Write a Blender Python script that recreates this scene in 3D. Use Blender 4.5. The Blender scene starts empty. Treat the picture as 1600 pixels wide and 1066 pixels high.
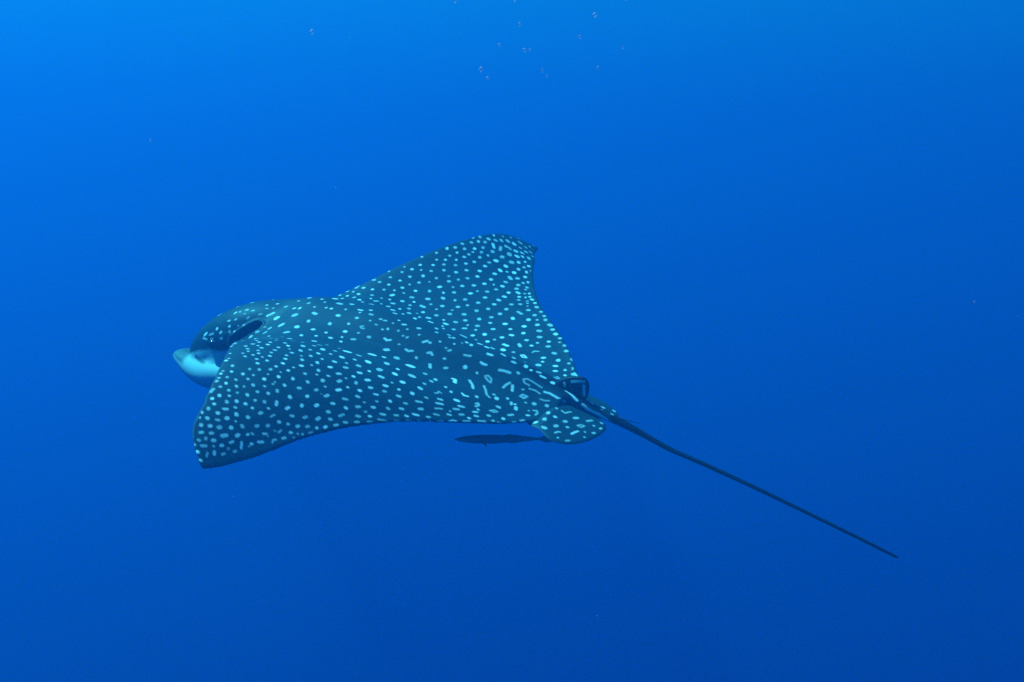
import bpy, math, random
import numpy as np
from mathutils import Vector, Matrix
from mathutils.kdtree import KDTree

random.seed(4); np.random.seed(4)
scene = bpy.context.scene
col = scene.collection

# ------------------------------------------------------------------ camera
PITCH = math.radians(-6.0)
cam_d = bpy.data.cameras.new('camera')
cam_d.sensor_width = 36.0
cam_d.lens = 36.0 * 2136.088 / 1600.0
cam_d.clip_start = 0.05
cam_d.clip_end = 1000.0
cam = bpy.data.objects.new('camera', cam_d)
cam.rotation_euler = (math.radians(90) + PITCH, 0, 0)
col.objects.link(cam)
scene.camera = cam
CAM_M = Matrix.Rotation(math.radians(90) + PITCH, 4, 'X')

# ------------------------------------------------------------------ sky and sun
SUN_TO = Vector((-0.44, 0.26, 0.86)).normalized()      # direction towards the sun
world = bpy.data.worlds.new('World')
scene.world = world
world.use_nodes = True
wn = world.node_tree
sky = wn.nodes.new('ShaderNodeTexSky')
sky.sky_type = 'NISHITA'
sky.sun_disc = False
sky.sun_elevation = math.asin(SUN_TO.z)
sky.sun_rotation = math.atan2(SUN_TO.x, SUN_TO.y)
bg = wn.nodes['Background']
bg.inputs['Strength'].default_value = 0.05
wn.links.new(sky.outputs[0], bg.inputs[0])
sun_d = bpy.data.lights.new('sun', 'SUN')
sun_d.energy = 5.0
sun_d.angle = math.radians(0.5)
sun_d.color = (1.0, 0.97, 0.92)
sun = bpy.data.objects.new('sun', sun_d)
sun.rotation_euler = SUN_TO.to_track_quat('Z', 'Y').to_euler()
sun.location = SUN_TO * 20
col.objects.link(sun)

scene.view_settings.view_transform = 'Standard'
scene.view_settings.look = 'None'
scene.view_settings.gamma = 1.0
scene.view_settings.exposure = 1.24
scene.view_settings.use_curve_mapping = False
cy = scene.cycles
cy.max_bounces = 6
cy.diffuse_bounces = 2
cy.volume_bounces = 3
cy.use_denoising = False
cy.use_adaptive_sampling = False
cy.volume_step_rate = 1.0

# ------------------------------------------------------------------ material helpers
def new_mat(name):
    m = bpy.data.materials.new(name)
    m.use_nodes = True
    nt = m.node_tree
    b = nt.nodes['Principled BSDF']
    return m, nt, b

def mesh_obj(name, verts, faces, mat, parent=None, smooth=True):
    me = bpy.data.meshes.new(name)
    me.from_pydata([tuple(map(float, v)) for v in verts], [], [tuple(map(int, f)) for f in faces])
    me.update()
    if smooth:
        me.polygons.foreach_set('use_smooth', [True] * len(me.polygons))
    if mat:
        me.materials.append(mat)
    o = bpy.data.objects.new(name, me)
    col.objects.link(o)
    if parent:
        o.parent = parent
    return o

# ------------------------------------------------------------------ the sea: one closed body of water, lit through its surface
def build_water():
    m = bpy.data.materials.new('sea_water')
    m.use_nodes = True
    nt = m.node_tree
    nt.nodes.clear()
    out = nt.nodes.new('ShaderNodeOutputMaterial')
    sc = nt.nodes.new('ShaderNodeVolumeScatter')
    sc.inputs['Color'].default_value = WATER_SCATTER
    sc.inputs['Density'].default_value = 1.0
    sc.inputs['Anisotropy'].default_value = WATER_G
    ab = nt.nodes.new('ShaderNodeVolumeAbsorption')
    ab.inputs['Color'].default_value = tuple(1 - a for a in WATER_ABSORB) + (1,)
    ab.inputs['Density'].default_value = 1.0
    add = nt.nodes.new('ShaderNodeAddShader')
    nt.links.new(sc.outputs[0], add.inputs[0])
    nt.links.new(ab.outputs[0], add.inputs[1])
    nt.links.new(add.outputs[0], out.inputs['Volume'])
    x, y, zt, zb = 150.0, 150.0, WATER_TOP, -80.0
    v = [(sx * x, sy * y, z) for z in (zb, zt) for sy in (-1, 1) for sx in (-1, 1)]
    f = [(0, 2, 3, 1), (4, 5, 7, 6), (0, 1, 5, 4), (2, 6, 7, 3), (0, 4, 6, 2), (1, 3, 7, 5)]
    o = mesh_obj('water', v, f, m, smooth=False)
    o['kind'] = 'structure'
    o['label'] = 'clear deep blue open sea water surrounding the ray'
    return o

WATER_SCATTER = (0.0020, 0.0235, 0.0625, 1)  # scattering per metre, red green blue
WATER_ABSORB = (0.40, 0.094, 0.038)          # absorption per metre
WATER_G = 0.50
WATER_TOP = 3.0
build_water()

# ------------------------------------------------------------------ shape of the ray (metres; x forward, y to its left, z up)
LE_S = [.12, .3, .5, .7, .85, .95, 1.0]
TE_S = [.10, .3, .5, .7, .85, .95, 1.0]
LE_X = [0.3934, 0.2601, 0.1577, 0.0637, 0.0068, -0.0335, -.0920]
TE_X = [-0.5659, -0.4391, -0.2921, -0.1911, -0.1380, -.0985, -.0920]
FLEX_S = [0, .25, .5, .75, 1]
FLEX = {1: (-0.0151, 0.1511, -0.0952, -0.3726, -0.4582), -1: (0.0716, 0.3852, 0.4649, 0.3117, -0.1230)}
TWIST = {1: (0.1343, 0.7409, -0.4991, -0.3577), -1: (-0.0317, 0.6535, 0.5884, 0.0623)}
ZC = (-.0595, -.136, -.0247)

def cubic(xk, yk, x):
    xk = np.asarray(xk, float); yk = np.asarray(yk, float)
    h = np.diff(xk); d = np.diff(yk) / h
    m = np.zeros_like(yk); m[0] = d[0]; m[-1] = d[-1]
    for i in range(1, len(xk) - 1):
        m[i] = 0 if d[i-1] * d[i] <= 0 else (d[i-1] * h[i] + d[i] * h[i-1]) / (h[i-1] + h[i])
    x = np.asarray(x, float)
    i = np.clip(np.searchsorted(xk, x) - 1, 0, len(xk) - 2)
    t = (x - xk[i]) / h[i]; t2 = t * t; t3 = t2 * t
    return (2*t3 - 3*t2 + 1) * yk[i] + (t3 - 2*t2 + t) * h[i] * m[i] + (-2*t3 + 3*t2) * yk[i+1] + (t3 - t2) * h[i] * m[i+1]

def le(s): return cubic(LE_S, LE_X, np.clip(s, .12, 1))
def te(s): return cubic(TE_S, TE_X, np.clip(s, .10, 1))
_S = np.linspace(0, 1, 201)
def _arc(f):
    ph = cubic(FLEX_S, f, _S)
    c, s = np.cos(ph), np.sin(ph); h = _S[1]
    return (np.concatenate([[0], np.cumsum((c[1:] + c[:-1]) / 2 * h)]),
            np.concatenate([[0], np.cumsum((s[1:] + s[:-1]) / 2 * h)]), ph)
ARC = {k: _arc(f) for k, f in FLEX.items()}
def zcen(x): return ZC[0] * x + ZC[1] * x**2 + ZC[2] * x**3

def mid(x, s, side):
    """a point of the wing's middle sheet"""
    y, z, ph = ARC[side]; tw = TWIST[side]
    dx = x - .5 * (le(s) + te(s))
    zz = np.interp(s, _S, z) + (tw[0]*s + tw[1]*s*s) * dx + (tw[2]*s + tw[3]*s*s) * dx*dx*2 + zcen(x) * (1 - s**2)
    return np.stack([x + 0*s, side * np.interp(s, _S, y), zz], -1)

def hump(x):
    return np.interp(x, [-.62, -.5, -.3, 0, .2, .35, .45, .55, .62], [.02, .037, .075, .12, .13, .12, .10, .04, .0])

def thick(x, s):
    """height of back above and belly below the middle sheet"""
    a, b = te(s), le(s)
    c = np.clip((x - a) / (b - a + 1e-6), 0, 1)
    foil = 2.6 * np.sqrt(np.clip(c * 1.0, 0, 1)) ** 1.6 * np.clip(1 - c, 0, 1) ** .55
    foil = foil / 1.2
    wing = (.030 * (1 - s) ** 1.2 + .005) * foil
    w = np.interp(x, [-.5, -.3, -.05, .18, .40], [.068, .092, .145, .200, .23]); e = np.interp(x, [-.3, -.05, .18, .40], [3.0, 2.6, 1.8, 1.6])
    g = np.exp(-(s / w) ** e)
    gb = np.exp(-(s / .22) ** 2)
    ends = np.clip(np.minimum(c / .10, (1 - c) / .20), 0, 1) ** .8
    k = (s / .17).clip(0, 1); ends = ends * k + (1 - k)
    top = 1.108 * hump(x) * g * ends + wing * (1 - g)
    bot = .62 * hump(x) * gb * ends + .6 * wing * (1 - gb)
    return np.maximum(top, .0036), np.maximum(bot, .0032)

def sheet(n=170, m=150):
    vs, fs = [], []
    S = np.linspace(-1, 1, 2*n + 1)
    cc = .5 - .5 * np.cos(np.linspace(0, math.pi, m + 1))
    rows = []
    for v in S:
        s = abs(v); side = 1 if v >= 0 else -1
        s_ = np.full(m + 1, min(s, .994))
        a, b = te(s_), le(s_)
        x = a + (b - a) * cc
        P = mid(x, s_, side); T, B = thick(x, s_)
        # normal in the y-z plane of the bent wing
        ph = np.interp(s, _S, ARC[side][2])
        ph = ph * min(1, s / .1)
        nv = np.array([0, -side * math.sin(ph), math.cos(ph)])
        top = P + T[:, None] * nv; bot = P - B[:, None] * nv
        rows.append(np.concatenate([top, bot[::-1]]))
    rows = np.array(rows); k = rows.shape[1]
    V = rows.reshape(-1, 3)
    for i in range(len(S) - 1):
        for j in range(k):
            j2 = (j + 1) % k
            fs.append((i*k + j, i*k + j2, (i+1)*k + j2, (i+1)*k + j))
    fs.append(tuple(range(k))); fs.append(tuple((len(S)-1)*k + j for j in range(k - 1, -1, -1)))
    return V, fs

def loft(secs, n=40, e=2.4):
    """secs: (x, half width, z top, z bottom, y centre)"""
    xs = np.array([q[0] for q in secs]); xi = np.linspace(xs[0], xs[-1], 70)
    pr = [cubic(xs, [q[k] for q in secs], xi) for k in (1, 2, 3)]
    rows = []
    for x, w, zt, zb in zip(xi, *pr):
        w = max(w, .002); zm = .5 * (zt + zb); hh = max(.5 * (zt - zb), .002)
        t = np.linspace(0, 2*math.pi, n, endpoint=False)
        ct, st = np.cos(t), np.sin(t)
        rows.append(np.stack([np.full(n, x), w * np.sign(ct) * np.abs(ct)**(2/e), zm + hh * np.sign(st) * np.abs(st)**(2/e)], -1))
    V = np.concatenate(rows); fs = []
    for i in range(len(xi) - 1):
        for j in range(n):
            fs.append((i*n + j, i*n + (j+1) % n, (i+1)*n + (j+1) % n, (i+1)*n + j))
    fs.append(tuple(range(n - 1, -1, -1))); fs.append(tuple((len(xi)-1)*n + j for j in range(n)))
    return V, fs

def tube(pts, rad, n=16, squash=1.0):
    pts = np.asarray(pts, float); rows = []
    for i, q in enumerate(pts):
        d = pts[min(i+1, len(pts)-1)] - pts[max(i-1, 0)]; d /= np.linalg.norm(d)
        u = np.cross([0, 0, 1.], d); u /= np.linalg.norm(u); w = np.cross(d, u)
        t = np.linspace(0, 2*math.pi, n, endpoint=False)
        rows.append(q + rad[i] * (np.cos(t)[:, None] * u + squash * np.sin(t)[:, None] * w))
    V = np.concatenate(rows); fs = []
    for i in range(len(pts) - 1):
        for j in range(n):
            fs.append((i*n + j, i*n + (j+1) % n, (i+1)*n + (j+1) % n, (i+1)*n + j))
    fs.append(tuple(range(n - 1, -1, -1))); fs.append(tuple((len(pts)-1)*n + j for j in range(n)))
    return V, fs

def merged(name, pieces):
    V = []; F = []; k = 0
    for v, f in pieces:
        V.append(v); F += [tuple(a + k for a in q) for q in f]; k += len(v)
    return mesh_obj(name, np.concatenate(V), F, None)

def remeshed(o, voxel, smooth_n, factor=.5):
    """weld overlapping closed pieces into one continuous skin"""
    r = o.modifiers.new('weld', 'REMESH'); r.mode = 'VOXEL'; r.voxel_size = voxel
    s = o.modifiers.new('relax', 'SMOOTH'); s.factor = factor; s.iterations = smooth_n
    dg = bpy.context.evaluated_depsgraph_get()
    me = bpy.data.meshes.new_from_object(o.evaluated_get(dg))
    old = o.data; o.modifiers.clear(); o.data = me; bpy.data.meshes.remove(old)
    me.polygons.foreach_set('use_smooth', [True] * len(me.polygons))
    return o

def relax(o, weight, n):
    """even out folds where weight > 0"""
    me = o.data; e = np.empty(len(me.edges) * 2, np.int32); me.edges.foreach_get('vertices', e); a, b = e[0::2], e[1::2]
    P, _ = coords(o); P = P.astype(np.float64); k = len(P)
    deg = np.bincount(a, minlength=k) + np.bincount(b, minlength=k)
    W = weight(P)[:, None]
    keep = np.zeros(k, bool); keep[np.nonzero(W[:, 0] > 0)[0]] = True
    m = keep[a] | keep[b]; a, b = a[m], b[m]
    for _ in range(n):
        A = np.stack([np.bincount(a, P[b, c], k) + np.bincount(b, P[a, c], k) for c in range(3)], -1)
        P += np.where(keep[:, None], .6 * W * (A / deg[:, None] - P), 0)
    me.vertices.foreach_set('co', P.astype(np.float32).ravel()); me.update()


# pale skin marks in the ray's own coordinates, millimetres: (radius, [x, y, z, ...], closed ring)
BODY_MARKS = [
    (3.5, [47, -685, 311, 44, -680, 309], 0),
    (4.8, [32, -707, 315, 30, -703, 313], 0),
    (3.6, [8, -764, 324, 5, -759, 321], 0),
    (3.5, [-12, -798, 322, -13, -795, 321], 0),
    (3.5, [-25, -839, 320, -26, -835, 319], 0),
    (5.4, [56, -627, 290, 55, -626, 289], 0),
    (5.4, [37, -656, 297, 36, -653, 296], 0),
    (4.6, [24, -681, 303, 22, -675, 300], 0),
    (5.3, [7, -698, 303, 6, -692, 301], 0),
    (7.4, [7, -722, 312], 0),
    (7.4, [-11, -740, 310], 0),
    (6.3, [-20, -765, 313, -24, -760, 310], 0),
    (7.3, [-33, -790, 312, -36, -787, 310], 0),
    (7.8, [-51, -806, 305, -55, -799, 303], 0),
    (9.5, [-52, -860, 307], 0),
    (7.3, [-73, -862, 295], 0),
    (3.7, [-74, -898, 297, -74, -895, 296], 0),
    (4.1, [84, -577, 272, 82, -572, 269], 0),
    (4.8, [65, -596, 278, 64, -593, 276], 0),
    (5.1, [39, -611, 277, 38, -608, 276], 0),
    (5.1, [15, -636, 282, 14, -633, 280], 0),
    (5.1, [-2, -665, 288, -3, -660, 285], 0),
    (4.4, [-14, -712, 300, -27, -695, 289], 0),
    (4.8, [-46, -702, 285, -39, -723, 294], 0),
    (6.6, [-47, -749, 297, -49, -745, 296], 0),
    (4.7, [-57, -752, 294, -64, -746, 289], 0),
    (6.7, [-74, -808, 294], 0),
    (7.3, [-95, -812, 285], 0),
    (7.3, [-97, -850, 283], 0),
    (4.0, [101, -538, 255, 100, -536, 254], 0),
    (4.0, [49, -579, 264, 48, -576, 263], 0),
    (4.9, [16, -597, 264, 15, -595, 263], 0),
    (4.2, [11, -615, 271], 0),
    (4.7, [-9, -639, 275, -10, -634, 272], 0),
    (6.3, [-33, -673, 280, -34, -669, 278], 0),
    (7.7, [-74, -716, 278, -78, -708, 275], 0),
    (8.4, [-79, -760, 286, -79, -758, 286], 0),
    (8.2, [-94, -777, 282], 0),
    (4.5, [60, -551, 253, 60, -550, 252], 0),
    (5.6, [21, -575, 255], 0),
    (3.4, [-31, -641, 268, -34, -636, 266], 0),
    (6.4, [-68, -676, 269, -68, -669, 267], 0),
    (9.1, [-97, -729, 273], 0),
    (5.8, [-107, -752, 274, -109, -749, 273], 0),
    (5.9, [-119, -776, 272, -126, -765, 269], 0),
    (4.7, [-120, -813, 275], 0),
    (4.0, [85, -511, 237, 85, -510, 236], 0),
    (4.7, [62, -526, 240], 0),
    (3.6, [35, -548, 245, 34, -545, 243], 0),
    (5.2, [-17, -611, 260, -18, -607, 258], 0),
    (8.5, [-64, -634, 256], 0),
    (6.2, [-52, -608, 249], 0),
    (5.3, [-14, -577, 246, -15, -575, 245], 0),
    (5.4, [2, -551, 238], 0),
    (5.3, [25, -524, 230], 0),
    (5.2, [56, -505, 227], 0),
    (8.2, [-103, -674, 258, -103, -669, 256], 0),
    (5.7, [-116, -699, 260, -120, -690, 257], 0),
    (3.6, [-128, -728, 262, -130, -719, 260], 0),
    (6.6, [-51, -581, 238], 0),
    (6.8, [-99, -633, 246, -102, -630, 245], 0),
    (4.7, [-143, -682, 248, -144, -677, 247], 0),
    (5.1, [-149, -709, 253, -151, -702, 251], 0),
    (4.8, [44, -484, 212, 43, -482, 212], 0),
    (6.1, [8, -496, 212], 0),
    (6.0, [-14, -524, 221], 0),
    (6.5, [-49, -547, 224], 0),
    (5.9, [-95, -597, 235, -101, -592, 231], 0),
    (5.4, [-136, -653, 243, -139, -646, 240], 0),
    (3.8, [-161, -660, 239, -166, -650, 235], 0),
    (2.0, [-168, -677, 242, -170, -672, 241], 0),
    (3.8, [-117, -604, 232, -119, -603, 231], 0),
    (7.1, [-93, -565, 222], 0),
    (6.4, [-136, -619, 233, -138, -614, 231], 0),
    (6.2, [-56, -517, 209], 0),
    (6.0, [-137, -580, 220, -146, -572, 216], 0),
    (6.9, [-161, -591, 219, -161, -589, 219], 0),
    (5.5, [-174, -621, 226, -176, -615, 224], 0),
    (4.1, [18, -468, 199, 18, -467, 199], 0),
    (6.0, [6, -446, 186], 0),
    (4.4, [46, -440, 189, 45, -438, 188], 0),
    (4.0, [-14, -471, 195, -15, -468, 193], 0),
    (6.1, [-35, -491, 201], 0),
    (5.7, [-97, -530, 208, -98, -528, 207], 0),
    (6.1, [-140, -544, 207, -142, -544, 206], 0),
    (4.5, [-186, -577, 211, -188, -573, 210], 0),
    (3.9, [-195, -593, 215, -199, -586, 213], 0),
    (5.3, [19, -406, 167, 16, -410, 169], 0),
    (4.1, [-18, -428, 173], 0),
    (6.2, [-39, -448, 180], 0),
    (6.5, [-68, -470, 186], 0),
    (6.4, [-91, -496, 194], 0),
    (2.3, [-116, -511, 197, -118, -506, 195], 0),
    (5.8, [-142, -516, 195, -145, -515, 195], 0),
    (5.9, [-180, -554, 205, -181, -550, 203], 0),
    (4.1, [-207, -556, 202, -211, -553, 201], 0),
    (6.2, [-33, -406, 161], 0),
    (3.4, [-5, -390, 157, -7, -387, 155], 0),
    (5.9, [-77, -426, 165, -79, -428, 166], 0),
    (3.7, [-90, -450, 174, -91, -448, 173], 0),
    (6.5, [-117, -462, 176], 0),
    (5.9, [-135, -488, 185], 0),
    (7.0, [-186, -527, 195], 0),
    (3.5, [-211, -539, 196, -212, -538, 196], 0),
    (5.2, [-16, -365, 144, -20, -363, 142], 0),
    (4.3, [-54, -373, 144, -55, -370, 142], 0),
    (6.4, [-79, -390, 149], 0),
    (6.8, [-126, -429, 162], 0),
    (6.5, [-121, -393, 147], 0),
    (4.6, [-99, -365, 137], 0),
    (5.2, [-175, -493, 183, -176, -490, 182], 0),
    (5.9, [-173, -463, 172, -177, -462, 171], 0),
    (5.6, [-166, -437, 162, -171, -435, 161], 0),
    (5.8, [-166, -407, 150, -168, -407, 150], 0),
    (5.4, [-197, -508, 187, -204, -504, 185], 0),
    (4.5, [-220, -512, 187], 0),
    (3.2, [-231, -522, 190, -233, -518, 188], 0),
    (5.5, [-214, -484, 178], 0),
    (3.0, [-232, -492, 179, -233, -489, 178], 0),
    (4.8, [-242, -501, 182], 0),
    (6.5, [-35, -327, 125], 0),
    (6.4, [-78, -344, 129], 0),
    (3.8, [-71, -321, 120], 0),
    (3.5, [-28, -304, 115], 0),
    (6.9, [-74, -299, 110], 0),
    (6.3, [-43, -275, 102], 0),
    (7.1, [-113, -316, 116], 0),
    (5.6, [-136, -352, 129, -137, -349, 128], 0),
    (5.5, [-162, -376, 138, -163, -374, 137], 0),
    (6.5, [-213, -430, 157], 0),
    (5.1, [-221, -465, 170], 0),
    (5.9, [-236, -443, 162], 0),
    (4.1, [-247, -471, 171], 0),
    (4.0, [-253, -458, 167], 0),
    (2.6, [-260, -442, 161, -261, -440, 160], 0),
    (4.6, [-253, -488, 177, -257, -486, 176], 0),
    (5.1, [-272, -469, 171, -273, -468, 170], 0),
    (5.9, [-286, -447, 163, -290, -444, 162], 0),
    (6.8, [-273, -419, 152], 0),
    (5.5, [-211, -399, 146, -212, -395, 144], 0),
    (6.2, [-206, -365, 132, -207, -363, 131], 0),
    (4.7, [-249, -397, 144, -264, -389, 141], 0),
    (5.3, [-250, -357, 129, -254, -351, 127], 0),
    (3.3, [-73, -262, 95, -74, -261, 95], 0),
    (6.2, [-131, -287, 103], 0),
    (5.4, [-163, -313, 113, -165, -309, 111], 0),
    (6.3, [-192, -335, 121], 0),
    (6.0, [-302, -398, 145, -303, -395, 144], 0),
    (5.0, [-311, -422, 155, -313, -421, 155], 0),
    (4.7, [-331, -401, 148, -333, -398, 147], 0),
    (6.1, [-297, -365, 133, -298, -362, 132], 0),
    (3.5, [-320, -374, 137, -322, -370, 135], 0),
    (5.2, [-343, -381, 141, -345, -377, 139], 0),
    (3.9, [-84, -245, 88, -95, -243, 87], 0),
    (3.2, [-87, -228, 82, -88, -226, 82], 0),
    (5.2, [-108, -266, 96, -112, -266, 95], 0),
    (3.1, [-149, -266, 95, -150, -263, 94], 0),
    (7.1, [-177, -273, 97], 0),
    (5.7, [-203, -304, 108], 0),
    (6.5, [-244, -315, 113, -246, -316, 113], 0),
    (7.3, [-302, -322, 116], 0),
    (6.2, [-334, -345, 126, -334, -343, 125], 0),
    (6.0, [-366, -355, 132, -373, -351, 131], 0),
    (4.6, [-147, -243, 86, -153, -245, 87], 0),
    (4.8, [-124, -224, 80, -126, -224, 80], 0),
    (3.6, [-183, -250, 88, -183, -248, 88], 0),
    (5.6, [-225, -273, 97, -228, -274, 98], 0),
    (5.1, [-272, -292, 105], 0),
    (5.9, [-386, -331, 123, -388, -330, 123], 0),
    (6.9, [-352, -312, 114, -355, -312, 114], 0),
    (5.4, [-316, -286, 103, -317, -282, 102], 0),
    (5.7, [-217, -237, 84, -219, -232, 82], 0),
    (6.1, [-190, -214, 76], 0),
    (5.9, [-288, -261, 93, -292, -260, 93], 0),
    (6.5, [-271, -237, 85], 0),
    (6.2, [-404, -309, 116, -407, -307, 115], 0),
    (7.0, [-368, -278, 102, -370, -278, 102], 0),
    (5.5, [-427, -288, 110], 0),
    (4.6, [-169, 5, 111, -171, 10, 110], 0),
    (3.6, [-178, -22, 111, -181, -15, 111], 0),
    (4.6, [-184, 35, 105], 0),
    (4.3, [-223, 32, 99], 0),
    (4.1, [-231, 24, 99, -232, 27, 98], 0),
    (3.7, [131, -499, 238, 130, -498, 237], 0),
    (5.0, [117, -464, 216], 0),
    (3.5, [155, -434, 204], 0),
    (5.1, [129, -435, 201], 0),
    (4.5, [83, -484, 221, 82, -485, 221], 0),
    (3.2, [103, -446, 203], 0),
    (5.1, [75, -458, 205], 0),
    (4.3, [150, -410, 190, 149, -409, 189], 0),
    (5.8, [209, -346, 157], 0),
    (5.2, [187, -340, 155], 0),
    (4.7, [169, -373, 172], 0),
    (5.2, [118, -403, 181], 0),
    (4.9, [135, -373, 168], 0),
    (4.7, [86, -428, 190, 84, -425, 188], 0),
    (4.8, [241, -298, 129, 241, -308, 133], 0),
    (5.7, [217, -299, 134], 0),
    (5.5, [261, -280, 116, 259, -278, 116], 0),
    (3.3, [237, -275, 120, 234, -270, 119], 0),
    (3.4, [270, -255, 104, 267, -251, 104], 0),
    (4.8, [155, -341, 153], 0),
    (5.4, [112, -348, 151], 0),
    (3.6, [101, -372, 162], 0),
    (5.4, [81, -394, 170], 0),
    (2.9, [56, -414, 177, 55, -412, 176], 0),
    (4.8, [186, -299, 135, 186, -298, 134], 0),
    (4.3, [155, -313, 139, 154, -311, 139], 0),
    (3.1, [127, -326, 142, 126, -324, 141], 0),
    (5.5, [71, -355, 149], 0),
    (4.4, [35, -377, 155, 33, -373, 153], 0),
    (3.6, [96, -328, 139], 0),
    (3.8, [240, -245, 108, 238, -242, 108], 0),
    (5.0, [212, -261, 118, 210, -259, 117], 0),
    (5.1, [170, -267, 122], 0),
    (5.0, [211, -234, 110, 209, -231, 109], 0),
    (5.2, [244, -222, 100, 243, -219, 100], 0),
    (5.1, [121, -297, 129, 118, -303, 131], 0),
    (3.1, [161, -244, 115, 160, -242, 114], 0),
    (3.9, [137, -266, 119], 0),
    (3.4, [114, -275, 119, 113, -273, 119], 0),
    (5.2, [184, -216, 109, 181, -212, 108], 0),
    (5.1, [80, -289, 120, 78, -290, 120], 0),
    (4.4, [68, -321, 132, 62, -323, 132], 0),
    (5.7, [22, -338, 135, 18, -339, 135], 0),
    (4.6, [142, -233, 111, 136, -239, 112], 0),
    (4.1, [163, -197, 108, 160, -191, 107], 0),
    (3.8, [49, -306, 123, 48, -305, 122], 0),
    (4.1, [97, -259, 112, 92, -262, 112], 0),
    (3.7, [118, -230, 108], 0),
    (8.4, [159, -14, 129, 157, -13, 129], 0),
    (2.7, [163, 36, 122, 161, 39, 121], 0),
    (3.8, [185, 15, 124, 183, 14, 125], 0),
    (6.4, [232, -1, 118, 231, 1, 118], 0),
    (5.0, [205, 50, 111], 0),
    (5.8, [123, 32, 126, 113, 34, 126], 0),
    (5.9, [88, 20, 129, 85, 22, 129], 0),
    (5.2, [136, -193, 106, 132, -199, 106], 0),
    (4.2, [50, -284, 114], 0),
    (3.9, [-1, -320, 124, -1, -319, 124], 0),
    (5.2, [20, -299, 116, 10, -297, 115], 0),
    (4.9, [96, -230, 104, 94, -234, 105], 0),
    (3.8, [63, -246, 103, 63, -244, 102], 0),
    (5.1, [43, -265, 106], 0),
    (2.8, [174, 71, 108, 173, 73, 108], 0),
    (3.4, [139, 69, 113, 138, 70, 112], 0),
    (4.4, [122, 71, 114], 0),
    (3.1, [82, 63, 119, 81, 65, 118], 0),
    (3.2, [48, 53, 124, 37, 54, 124], 0),
    (4.3, [18, 41, 128, 15, 42, 127], 0),
    (3.1, [36, 67, 119], 0),
    (6.7, [-18, -25, 131, -22, -17, 131], 0),
    (6.2, [-41, 10, 128, -43, 10, 128], 0),
    (3.5, [-54, -17, 127, -57, -10, 127], 0),
    (5.6, [31, -241, 97, 28, -241, 96], 0),
    (3.0, [11, -255, 99, 10, -255, 99], 0),
    (5.3, [-1, -271, 103], 0),
    (3.4, [7, 64, 120, -1, 65, 120], 0),
    (5.0, [158, 102, 97, 148, 106, 96], 0),
    (5.3, [86, 97, 103, 83, 98, 103], 0),
    (4.9, [30, 92, 107], 0),
    (3.1, [-9, 89, 107], 0),
    (4.0, [148, 142, 81, 144, 149, 78], 0),
    (4.3, [86, 136, 85, 83, 142, 83], 0),
    (3.4, [38, 120, 92, 37, 122, 91], 0),
    (2.9, [-30, 95, 101, -32, 95, 101], 0),
    (3.0, [-30, 72, 114, -32, 71, 114], 0),
    (3.0, [-42, 72, 113, -47, 70, 113], 0),
    (3.0, [-68, 70, 110], 0),
    (3.4, [-75, 49, 118], 0),
    (4.4, [-6, -239, 92], 0),
    (4.5, [-26, -250, 93, -33, -251, 93], 0),
    (4.4, [-92, -17, 123, -96, -7, 122], 0),
    (4.3, [-42, -230, 86, -52, -228, 85], 0),
    (3.3, [-55, 102, 93], 0),
    (2.8, [-66, 93, 97, -68, 96, 95], 0),
    (2.8, [-95, 86, 97, -95, 87, 96], 0),
    (3.1, [-113, 71, 103], 0),
    (3.2, [-93, 61, 111, -100, 57, 111], 0),
    (4.3, [-135, 51, 108, -139, 49, 108], 0),
    (3.4, [-212, 20, 103, -215, 19, 103], 0),
    (2.9, [-5, 143, 77, -6, 142, 77], 0),
    (5.9, [28, 154, 75], 0),
    (6.1, [108, 184, 67], 0),
    (3.6, [69, 183, 67, 68, 185, 66], 0),
    (3.4, [79, 217, 59, 77, 221, 58], 0),
    (6.9, [53, 272, 55, 50, 278, 55], 0),
    (5.4, [43, 205, 60, 41, 207, 59], 0),
    (2.6, [21, 181, 64, 20, 184, 63], 0),
    (3.6, [10, 207, 57, 7, 211, 56], 0),
    (4.6, [-7, 176, 63, -11, 172, 63], 0),
    (5.4, [-38, 142, 72], 0),
    (2.9, [-150, 73, 95, -151, 72, 95], 0),
    (3.0, [-114, 95, 87, -115, 94, 87], 0),
    (3.0, [-126, 95, 84, -127, 93, 86], 0),
    (3.2, [-119, 123, 67], 0),
    (4.1, [-188, 80, 82], 0),
    (3.2, [-210, 64, 88], 0),
    (2.6, [-246, 50, 88, -246, 51, 87], 0),
    (2.2, [-3, 114, 93, 3, 119, 91, -4, 123, 88, -10, 121, 88], 0),
    (3.3, [-76, 125, 75, -84, 128, 71, -92, 122, 74], 0),
    (3.3, [-171, 87, 80, -179, 79, 85], 0),
    (3.6, [252, 24, 107, 251, 25, 107], 0),
    (3.8, [239, 68, 91, 235, 69, 92], 0),
    (4.5, [216, 75, 97, 216, 77, 96], 0),
    (4.2, [275, 51, 87, 273, 50, 88], 0),
    (2.9, [309, 41, 88, 307, 39, 89], 0),
    (2.0, [307, 65, 78, 304, 64, 79], 0),
    (3.1, [332, 58, 81, 330, 56, 82], 0),
    (3.0, [306, 91, 58, 293, 79, 69], 0),
    (9.2, [270, 100, 60], 0),
    (2.1, [331, 93, 57, 325, 90, 60], 0),
    (1.9, [324, 72, 74, 319, 71, 75], 0),
    (2.2, [358, 88, 62, 353, 86, 64], 0),
    (3.3, [378, 85, 61, 374, 85, 62], 0),
    (1.7, [375, 98, 51, 372, 98, 52], 0),
    (3.4, [394, 91, 53], 0),
    (3.5, [408, 93, 46, 406, 91, 48], 0),
    (2.5, [358, 107, 42, 356, 105, 46], 0),
    (2.8, [393, 112, 32, 391, 111, 34], 0),
    (2.6, [416, 111, 24, 410, 112, 26], 0),
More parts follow.
